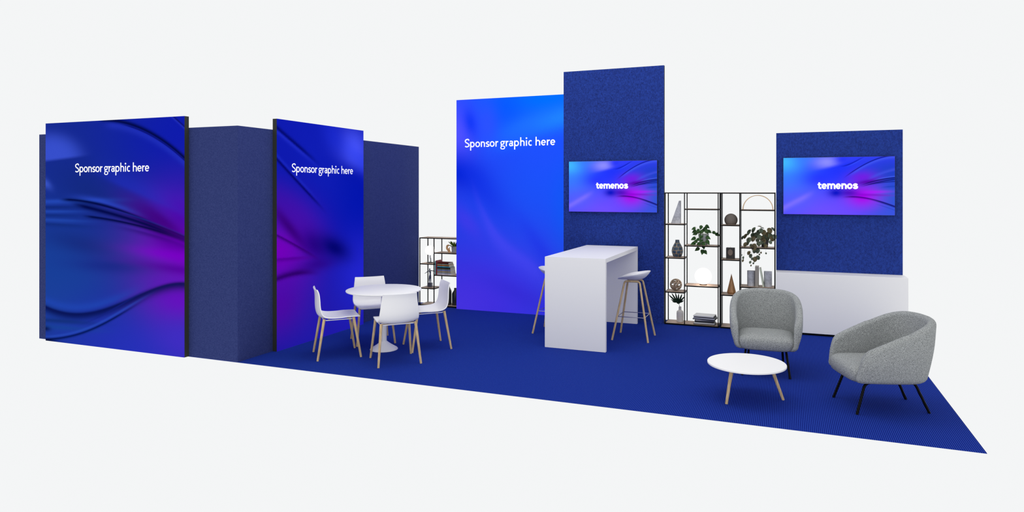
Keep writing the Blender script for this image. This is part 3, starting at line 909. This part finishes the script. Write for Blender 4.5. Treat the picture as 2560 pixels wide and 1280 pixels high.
orb = thing('knot_sculpture', 'wooden knot ball of interlocking rings on the third narrow shelf', 'ornament', (-1.502, IY, 0.475))
m_drift = wood('weathered_wood', rgb(126, 108, 92), rgb(172, 152, 132), (20, 20, 20))
for ax, ay in ((0.0, 0.25), (1.05, 0.1), (-1.05, 0.2), (0.35, 1.35), (-0.5, -1.3)):
    mt = Matrix.Translation((0, 0, 0.088)) @ Matrix.Rotation(ay, 4, 'Z') @ Matrix.Rotation(PI / 2 + ax, 4, 'X')
    pts = [mt @ Vector((0.076 * math.cos(2 * PI * k / 36), 0.076 * math.sin(2 * PI * k / 36), 0)) for k in range(37)]
    MB().tube(pts, 0.0115, 10, cap=False).build('ring', m_drift, orb, smooth=True)

m_stone = plain('chalky_ceramic', rgb(206, 202, 198), 0.8, noise=0.06, nscale=60)
b = MB().lathe([(.040, 0), (.047, .006), (.049, .05)] + [(.049 + (.0015 if k % 2 else 0), .055 + .008 * k) for k in range(11)] + [(.046, .155), (.030, .168), (.020, .174), (.019, .215), (.022, .220), (.015, .220), (.014, .19), (0, .19)], 40)
put(b, 'bottle_vase', m_stone, 'white ribbed bottle vase on the lowest shelf holding a dark leaf', 'vase', (-1.443, IY, 0.022), smooth=True)

leafm = plain('dark_monstera_leaf', rgb(22, 48, 30), 0.6, noise=0.3, nscale=30, spec=0.2)
lf = thing('monstera_leaf', 'single dark cut leaf standing in the white bottle vase', 'plant', (-1.443, IY, 0.022))
MB().tube([(0.0, 0, .18), (-.004, 0, .225), (-.018, 0, .262)], .003, 8).build('stem', leafm, lf)
b = MB()
base = Vector((-.02, 0, .262))
for ang, ln, wd in ((176, .070, .006), (158, .100, .0065), (141, .165, .008), (124, .160, .008), (106, .150, .008), (89, .135, .0075), (70, .140, .0085), (52, .125, .008), (34, .075, .007)):
    a = math.radians(ang); d = Vector((math.cos(a), 0, math.sin(a))); n = Vector((-d.z, 0, d.x))
    st_ = base + Vector((-.03 * (ang - 90) / 90, 0, .02))
    rows = []
    for k in range(8):
        t = k / 7
        ww = wd * (0.35 + 1.1 * math.sin(PI * min(1, t * .85 + .12)) ** 1.0) * (1 if t < 1 else .2)
        c = st_ + d * ln * t + Vector((0, -.03 * math.sin(t * 2.2) + .0006 * (ang - 90) * t, 0))
        rows.append([c - n * ww, c + Vector((0, .004, 0)), c + n * ww])
    b.sheet(rows, .0015)
hub = []
for k in range(12):
    a = 2 * PI * k / 12
    hub.append((base.x + .030 * math.cos(a) - .004, base.z + .026 + .028 * math.sin(a)))
b.prism(hub, -.002, .001, lambda a, c, d: (a, d, c))
b.build('blade', leafm, lf, smooth=True)

def leaf_mesh(b, pos, tip, nrm, ln, wd, heart=True, fold=.18, droop=.15):
    d = Vector(tip).normalized(); n = Vector(nrm); n = (n - d * n.dot(d)).normalized(); s = d.cross(n)
    rows = []
    prof = [(0, .10), (.06, .62), (.18, .92), (.34, 1.0), (.52, .88), (.70, .62), (.86, .32), (1, .03)] if heart else [(0, .12), (.08, .5), (.25, .86), (.45, 1.0), (.65, .93), (.82, .68), (.94, .36), (1, .05)]
    for t, wf in prof:
        c = Vector(pos) + d * ln * t - n * droop * ln * t * t
        ww = wd * wf / 2
        rows.append([c - s * ww - n * fold * ww * -1, c - s * ww * .5 + n * fold * ww * .4, c, c + s * ww * .5 + n * fold * ww * .4, c + s * ww + n * fold * ww])
    b.sheet(rows, .0012)

# trailing pothos
PX, PZ = -1.108, 1.153
m_pot = plain('grey_concrete', rgb(168, 170, 172), 0.9, noise=0.12, nscale=30)
m_leaf = felt('ivy_green_leaf', rgb(34, 60, 34), rgb(72, 104, 62), 28, bump=0)
for_p = thing('potted_plant', 'trailing green plant in a grey conical pot on the second wide shelf', 'plant', (PX, IY, PZ))
MB().lathe([(.050, 0), (.054, .004), (.074, .155), (.068, .155), (.066, .14), (0, .14)], 36).build('pot', m_pot, for_p, smooth=True)
MB().lathe([(0.0, .138), (.0665, .138), (.0665, .143), (0, .146)], 24).build('soil', plain('potting_soil', rgb(52, 42, 34), 1.0, noise=.3), for_p)
fol = MB(); stem = MB()
for (zx, zy) in ((580, 712), (585, 757), (648, 742), (690, 690), (782, 678), (722, 742), (780, 752), (818, 752), (890, 772), (938, 800), (600, 792), (582, 868), (650, 880), (700, 828), (804, 845), (612, 915), (580, 942), (662, 952), (735, 935), (737, 985), (800, 915), (640, 1030), (722, 1066), (762, 1070), (702, 890), (700, 760), (755, 715), (640, 765)):
    x = (zx - 728) * .00092; z = .155 - (zy - 800) * .00092
    y = -.05 - .03 * random.random() if z < .15 else random.uniform(-.05, .04)
    if z < .15: y = min(y, -.075 if abs(x) < .08 else y)
    tip = Vector((x * 1.5 + random.uniform(-.03, .03), -.03, -.05 + random.uniform(-.03, .03)))
    if tip.length < .02: tip = Vector((.02, -.02, -.06))
    d = tip.normalized()
    ln = random.uniform(.062, .080)
    p = Vector((x, y, z)) - d * ln * .45
    leaf_mesh(fol, p, d, (x * 2, -.8, .55), ln, ln * .82, True, .25, .25)
    o_ = Vector((max(-.05, min(.05, x * .5)), y * .4, .145))
    mid = Vector((x * .85, y * 1.0, max(z, .15) + .03))
    stem.tube(catmull([o_, (o_ + mid) / 2 + Vector((0, 0, .02)), mid, p], 4), .0013, 5)
fol.build('foliage', m_leaf, for_p, smooth=True, angle=60)
stem.build('stems', plain('green_stem', rgb(96, 116, 72), .7), for_p)

# globe lamp
gl = thing('globe_lamp', 'glowing white ball lamp resting on the third wide shelf', 'lamp', (-1.113, IY, 0.578))
m_globe = emissive('lit_opal_glass', (1.0, 0.90, 0.80, 1), 4.0)
b = MB().lathe([(.118 * math.sin(PI * (k / 28) * .97 + .03 * PI), .126 - .118 * math.cos(PI * (k / 28) * .97 + .03 * PI) * -1 - .0) for k in range(29)], 48)
b.v = [(x, y, .126 - (z - .126)) for x, y, z in b.v]
b.build('globe', m_globe, gl, smooth=True)
MB().lathe([(.052, 0), (.054, .004), (.050, .018), (0, .018)], 32).build('base', plain('brass_ring', rgb(120, 96, 76), .4, metal=.6), gl, smooth=True)

# magazines
mags = [((.300, .215, .012), 0, (58, 54, 50)), ((.285, .21, .016), .02, (205, 206, 208)), ((.26, .20, .014), -.04, (60, 62, 64)), ((.255, .20, .013), .02, (34, 34, 38)), ((.26, .20, .012), .05, (196, 196, 204)),
        ((.31, .22, .012), -.10, (20, 20, 22)), ((.30, .215, .016), -.08, (178, 180, 192)), ((.285, .21, .014), -.06, (56, 56, 58)), ((.285, .215, .014), -.09, (210, 210, 212))]
names = ['lowest magazine of the stack, with a brown grey cover', 'pale thick magazine second from the bottom of the stack', 'dark grey magazine third from the bottom of the stack', 'black magazine fourth from the bottom of the stack',
         'pale grey magazine in the middle of the stack', 'black magazine sticking out furthest to the left in the stack', 'pale blue grey magazine third from the top of the stack', 'charcoal magazine just under the top one of the stack', 'pale topmost magazine of the stack on the bottom shelf']
m_paper = plain('paper_edges', rgb(206, 204, 198), .9, noise=.08, nscale=120)
z = 0.022
for (dx, dy, dz), ro, c in mags:
    r = thing('magazine', names.pop(0), 'magazine', (-1.09 + random.uniform(-.008, .008), IY + .005, z), ro, 'magazines in the stack on the bottom shelf')
    cm = plain('magazine_cover', rgb(*c), .35)
    MB().box(-dx / 2 + .002, dx / 2 - .003, -dy / 2 + .001, dy / 2 - .002, .0012, dz - .0012).build('pages', m_paper, r)
    cv = MB().box(-dx / 2, dx / 2, -dy / 2, dy / 2, 0, .0012).box(-dx / 2, dx / 2, -dy / 2, dy / 2, dz - .0012, dz).box(-dx / 2, dx / 2, -dy / 2 - .001, -dy / 2 + .001, 0, dz)
    cv.build('cover', cm, r)
    z += dz + .0004

# --- second tall unit
prof = [(.070, 0.0)] + [(.0905 * math.sin(a), .066 - .0905 * math.cos(a)) for a in [PI * (.24 + .74 * k / 20) for k in range(21)]] + [(0, .157)]
b = MB().lathe(prof, 48, sy=.7)
put(b, 'disc_vase', plain('taupe_ceramic', rgb(112, 104, 98), .8, noise=.08, nscale=50), 'round taupe flat-bottomed disc ornament on the top narrow shelf', 'ornament', (-.728, IY, 1.456), smooth=True)

cl = thing('candle_block', 'black square candle block with an oval medallion', 'candle', (-.734, IY, 0.970))
m_blk = plain('black_wax', rgb(38, 36, 38), .6)
MB().box(-.058, .058, -.045, .045, 0, .158, bev=.003).build('body', m_blk, cl)
md = MB().lathe([(.034, 0), (.036, .003), (.030, .008), (.024, .006), (0, .009)], 28)
md.v = [(x, -.045 - z, .092 + y * 1.25) for x, y, z in md.v]
md.build('medallion', plain('bronze_medallion', rgb(116, 102, 92), .6), cl, smooth=True)
MB().tube([(0, 0, .157), (.001, 0, .172)], .002, 6).build('wick', plain('pale_wick', rgb(206, 190, 150), .9), cl)

b = MB().lathe([(.050, 0), (.064, .024), (.0, .285)], 8, rot=PI / 8)
put(b, 'wooden_cone', wood('warm_cone_wood', rgb(150, 108, 72), rgb(186, 140, 98), (18, 18, 2)), 'faceted brown wooden cone on the third narrow shelf', 'ornament', (-.722, IY, 0.475))

b = MB()
pts_o = [(.203 * math.cos(PI * k / 48), .203 * math.sin(PI * k / 48)) for k in range(49)]
pts_i = [(.194 * math.cos(PI * k / 48), .194 * math.sin(PI * k / 48)) for k in range(48, -1, -1)]
vs = []; fs = []
for k in range(49):
    (ox_, oz_), (ix_, iz_) = pts_o[k], pts_i[48 - k]
    vs += [(ox_, -.055, oz_), (ix_, -.055, iz_), (ix_, .055, iz_), (ox_, .055, oz_)]
for k in range(48):
    a = k * 4; c = a + 4
    for e in range(4): fs.append((a + e, a + (e + 1) % 4, c + (e + 1) % 4, c + e))
fs += [(3, 2, 1, 0), (192, 193, 194, 195)]
b.add(vs, fs)
put(b, 'brass_arch', plain('pale_brass', rgb(206, 172, 132), .35, metal=.55), 'thin pale brass arch standing on the top wide shelf', 'ornament', (-.366, IY, 1.673), smooth=True)

PX2, PZ2 = -.275, 1.148
pp = thing('potted_plant', 'dark trailing plant with round leaves in a black pot', 'plant', (PX2, IY, PZ2))
MB().lathe([(.038, 0), (.042, .004), (.052, .095), (.047, .095), (.045, .085), (0, .085)], 32).build('pot', plain('black_pot', rgb(38, 34, 34), .6), pp, smooth=True)
m_pl = felt('dusky_round_leaf', rgb(50, 56, 46), rgb(104, 116, 98), 24, bump=0)
m_pl2 = felt('bronze_round_leaf', rgb(66, 58, 42), rgb(112, 104, 78), 24, bump=0)
fol = MB(); fo2 = MB(); stem = MB()
LV = [(160, 460, 90), (225, 425, 120), (320, 310, 130), (435, 250, 130), (590, 150, 80), (650, 195, 80), (625, 265, 100), (690, 310, 120), (560, 310, 100), (490, 400, 130), (425, 490, 120), (320, 520, 130), (580, 440, 110), (650, 480, 120), (760, 490, 125), (850, 400, 115),
      (840, 260, 120), (930, 230, 100), (960, 420, 105), (900, 470, 115), (860, 560, 80), (700, 600, 60), (745, 660, 80), (640, 570, 90), (570, 610, 100), (230, 640, 110), (290, 610, 80), (370, 660, 70), (455, 690, 150), (470, 790, 100), (545, 780, 115), (325, 850, 90), (370, 930, 90),
      (410, 1000, 60), (480, 1010, 115), (555, 965, 95), (185, 980, 60), (175, 1060, 60), (360, 1095, 62), (440, 1120, 45), (630, 830, 42), (590, 880, 40), (755, 845, 40), (380, 1180, 40), (150, 910, 30), (720, 400, 110), (790, 370, 110), (540, 520, 90), (410, 400, 110), (700, 530, 90)]
for i, (zx, zy, sz) in enumerate(LV):
    x = (zx - 715) * .000525; zz = (708 - zy) * .000525
    y = random.uniform(-.055, .045) if zz > .1 else -.06 - .03 * random.random()
    if zz < 0.02: y = -.150 + .02 * random.random() if abs(zx - 715) > 0 else y
    ln = sz * .000525 * 1.32
    side = -1 if zx < 500 else (1 if zx > 800 else random.choice((-.4, .4)))
    tip = Vector((.55 * side + random.uniform(-.3, .3), -.25, -1.0)).normalized()
    edge = i in (0, 1, 2, 3, 4, 5, 17)
    nrm = (-.75, -.55, .3) if edge and i < 4 else ((0, -.15, 1) if i in (4, 5) else (x * 3, -1, .35))
    if i in (4, 5): tip = Vector((1, -.2, .02))
    if i == 17: tip = Vector((.8, -.1, -.7)); nrm = (.6, -.4, .6)
    p = Vector((x, y, zz)) - tip * ln * .5
    leaf_mesh(fo2 if i % 3 == 1 else fol, p, tip, nrm, ln, ln * .86, False, .2, .18)
    o_ = Vector((max(-.03, min(.03, x * .3)), y * .25, .088))
    mid = Vector((x * .8, y, max(zz, .09) + .025))
    if zz < -.03 or zz > .25: stem.tube(catmull([o_, (o_ + mid) / 2 + Vector((0, 0, .02)), mid, p], 4), .0006, 5)
fol.build('foliage', m_pl, pp, smooth=True, angle=60)
fo2.build('bronze_foliage', m_pl2, pp, smooth=True, angle=60)['label'] = 'bronze tinted leaves'
stem.build('stems', plain('thin_stem', rgb(120, 112, 96), .8), pp)

def bookend(label, x):
    poly = []
    for k in range(41):
        a = PI + PI * k / 40
        rr = .052 + .0013 * math.cos(k * PI / 2.5)
        poly.append((rr * math.cos(a), rr * 1.0 * math.sin(a)))
    poly += [(.052, .045), (-.052, .045)]
    b = MB().prism(poly, 0, .212, lambda a, c, d: (a, c, d))
    return put(b, 'bookend', m_marble, label, 'bookend', (x, IY, .600), smooth=True, group='fluted marble bookends')
bookend('fluted grey marble bookend left of the two upright books', -.455)
bookend('fluted grey marble bookend right of the leaning book', -.233)
def upright_book(label, x, th, h, d, col, tilt=0.0, pages=(212, 210, 202), loc_z=.600, y=IY, group=None):
    r = thing('book', label, 'book', (x, y, loc_z), 0, group)
    r.rotation_euler.y = tilt
    cm = plain('book_cover', rgb(*col), .6)
    MB().box(.002, th - .002, -d / 2 + .003, d / 2 - .003, .002, h - .003).build('pages', plain('book_pages', rgb(*pages), .9), r)
    MB().box(0, .002, -d / 2, d / 2, 0, h).box(th - .002, th, -d / 2, d / 2, 0, h).box(0, th, -d / 2 - .001, -d / 2 + .002, 0, h).build('cover', cm, r)
    return r
upright_book('tall taupe book standing against the left marble bookend', -.399, .044, .282, .19, (150, 144, 136))
upright_book('pale green thin book leaning left towards the taupe book', -.300, .020, .262, .17, (196, 204, 184), tilt=-.17)

# --- low left unit
LY = 9.775
tl = thing('table_lamp', 'small table lamp with a white ball shade on the low shelf', 'lamp', (-5.652, LY, 0.709))
m_dm = plain('dark_metal', rgb(52, 54, 58), .35, metal=.6)
MB().lathe([(.052, 0), (.052, .010), (.046, .014), (0, .014)], 32).build('base', m_dm, tl, smooth=True)
MB().tube(catmull([(.010, 0, .012), (.014, 0, .05), (.004, 0, .09), (.002, 0, .135)], 5), [.010 - .0002 * k for k in range(16)], 10).build('stem', plain('polished_metal', rgb(150, 152, 158), .25, metal=.8), tl, smooth=True)
MB().tube([(.004, 0, .06), (.026, -.004, .078)], [.006, .002], 8).build('stem_twig', m_dm, tl, smooth=True)
b = MB().lathe([(.080 * math.sin(PI * k / 24), .213 - .080 * math.cos(PI * k / 24)) for k in range(1, 24)], 40)
b.build('globe', m_globe, tl, smooth=True)

# abstract dancer figurine
fg = thing('figurine', 'slim dark metal dancer figurine with outstretched arms on a block', 'sculpture', (-5.652, LY, 0.300))
m_fig = plain('blue_black_bronze', rgb(84, 88, 112), .3, metal=.7)
MB().box(-.036, .036, -.03, .03, 0, .072, bev=.003).build('plinth', plain('slate_block', rgb(96, 98, 112), .35, metal=.3), fg)
b = MB()
b.tube(catmull([(-.008, 0, .07), (-.012, 0, .12), (-.006, 0, .17), (.004, 0, .215), (.004, 0, .245), (-.004, 0, .268), (-.006, 0, .285)], 4), [.007, .0075, .008, .010, .011, .012, .012, .012, .013, .013, .012, .011, .0105, .011, .012, .013, .015, .016, .014, .011, .0075, .006, .006, .006, .006], 12)
b.tube(catmull([(.018, -.004, .07), (.016, -.004, .13), (.012, 0, .18), (.006, 0, .225)], 4), [.005, .006, .0075, .008, .0085, .009, .010, .010, .010, .010, .010, .009, .008], 10)
b.tube(catmull([(-.006, 0, .272), (-.04, -.004, .262), (-.075, -.008, .236), (-.104, -.010, .222)], 4), [.0085, .008, .0075, .007, .0065, .006, .0055, .005, .0045, .004, .003, .002, .001], 10)
b.tube(catmull([(-.002, 0, .274), (.035, .004, .276), (.075, .008, .268), (.108, .010, .266)], 4), [.0085, .008, .0075, .007, .0065, .006, .0055, .005, .0045, .004, .003, .002, .001], 10)
b.lathe([(.0125 * math.sin(PI * k / 12), -.016 * math.cos(PI * k / 12)) for k in range(1, 12)], 16, c=(-.006, 0, .298))
b.build('figure', m_fig, fg, smooth=True, angle=70)

# plant and curled wood ornament on the upper wide shelf
gp = thing('potted_plant', 'spiky green plant in a grey pot, cut off by the blue panel', 'plant', (-5.185, LY, 0.899))
MB().lathe([(.040, 0), (.044, .004), (.052, .105), (.047, .105), (.045, .095), (0, .095)], 32).build('pot', m_pot, gp, smooth=True)
fol = MB()
for k in range(46):
    a = random.uniform(0, 2 * PI); el = random.uniform(.15, 1.35)
    d = Vector((math.cos(a) * math.cos(el), math.sin(a) * math.cos(el), math.sin(el)))
    p = Vector((math.cos(a) * .02, math.sin(a) * .02, .100))
    leaf_mesh(fol, p, d, (-d.x, -d.y - .3, .6), random.uniform(.085, .135), .015, False, .3, .1)
fol.build('foliage', felt('grassy_green', rgb(58, 92, 24), rgb(124, 156, 60), 30, bump=0), gp, smooth=True)
hs = thing('wood_sculpture', 'curled light wood ornament beside the spiky potted plant', 'ornament', (-5.272, LY - .05, 0.899))
m_hw = wood('honey_wood', rgb(208, 146, 92), rgb(240, 192, 136), (14, 14, 14))
MB().tube(catmull([(.022, 0, .004), (.006, 0, .035), (-.022, 0, .065), (-.026, 0, .100), (-.004, 0, .122), (.016, 0, .118)], 5), [.016, .016, .017, .017, .018, .018, .018, .018, .018, .018, .018, .018, .018, .017, .017, .016, .016, .016, .015, .015, .014, .013, .012, .010, .007, .003], 14).build('outer_curl', m_hw, hs, smooth=True)
MB().tube(catmull([(.030, -.004, .004), (.022, -.006, .04), (.016, -.006, .065), (.034, -.004, .092)], 5), [.014, .014, .013, .013, .012, .012, .012, .011, .011, .010, .010, .009, .008, .007, .005, .003], 14).build('inner_curl', m_hw, hs, smooth=True)

# books on the low unit
upright_book('thin teal upright book at the left end of the row', -5.498, .017, .228, .17, (48, 160, 170), loc_z=.529, y=LY - .02, group='books on the low shelf')
upright_book('red upright book between the teal one and the stack', -5.480, .024, .236, .17, (150, 48, 62), loc_z=.529, y=LY - .02, group='books on the low shelf')
BK = [((206, 200, 212), .024, .262, 'white book at the bottom of the book stack'), ((150, 156, 166), .018, .257, 'blue grey book second from the bottom of the book stack'), ((172, 152, 112), .022, .254, 'tan book third from the bottom of the book stack'),
      ((128, 138, 186), .022, .250, 'lavender blue book in the lower half of the book stack'), ((104, 104, 82), .020, .247, 'olive book in the middle of the book stack'), ((30, 28, 38), .019, .245, 'black book in the middle of the book stack'),
      ((74, 168, 186), .018, .228, 'teal lying book in the upper half of the book stack'), ((168, 100, 46), .021, .226, 'orange brown book near the top of the book stack'), ((150, 156, 132), .015, .214, 'grey green book second from the top of the book stack'), ((86, 34, 34), .022, .210, 'dark red book on top of the book stack')]
z = .529
for c, th, wd, lb in BK:
    x0 = -5.452
    r = thing('book', lb, 'book', (x0, LY - .02, z), 0, 'books on the low shelf')
    cm = felt('lying_book_cover', rgb(*[q * .8 for q in c]), rgb(*[min(255, q * 1.12) for q in c]), 24, bump=0)
    dd = .17
    MB().box(.002, wd - .004, -dd / 2 + .003, dd / 2 - .003, .002, th - .002).build('pages', m_paper, r)
    MB().box(0, wd, -dd / 2, dd / 2, 0, .002).box(0, wd, -dd / 2, dd / 2, th - .002, th).box(0, wd, -dd / 2 - .001, -dd / 2 + .002, 0, th).build('cover', cm, r)
    z += th + .0004

m_jar = plain('smoked_black_glass', rgb(44, 48, 46), .3)
for x, h, rr, lb in ((-5.298, .335, .054, 'taller black bottle jar on the lowest shelf, left one'), (-5.168, .285, .056, 'shorter black bottle jar on the lowest shelf, beside the blue panel')):
    b = MB().lathe([(rr * .96, 0), (rr, .006), (rr, h * .66), (rr * .9, h * .72), (rr * .45, h * .86), (rr * .38, h * .90), (rr * .40, h), (rr * .28, h), (rr * .26, h * .9), (0, h * .88)], 36)
    put(b, 'bottle_jar', m_jar, lb, 'jar', (x, LY, .022), smooth=True, group='black jars on the low shelf')
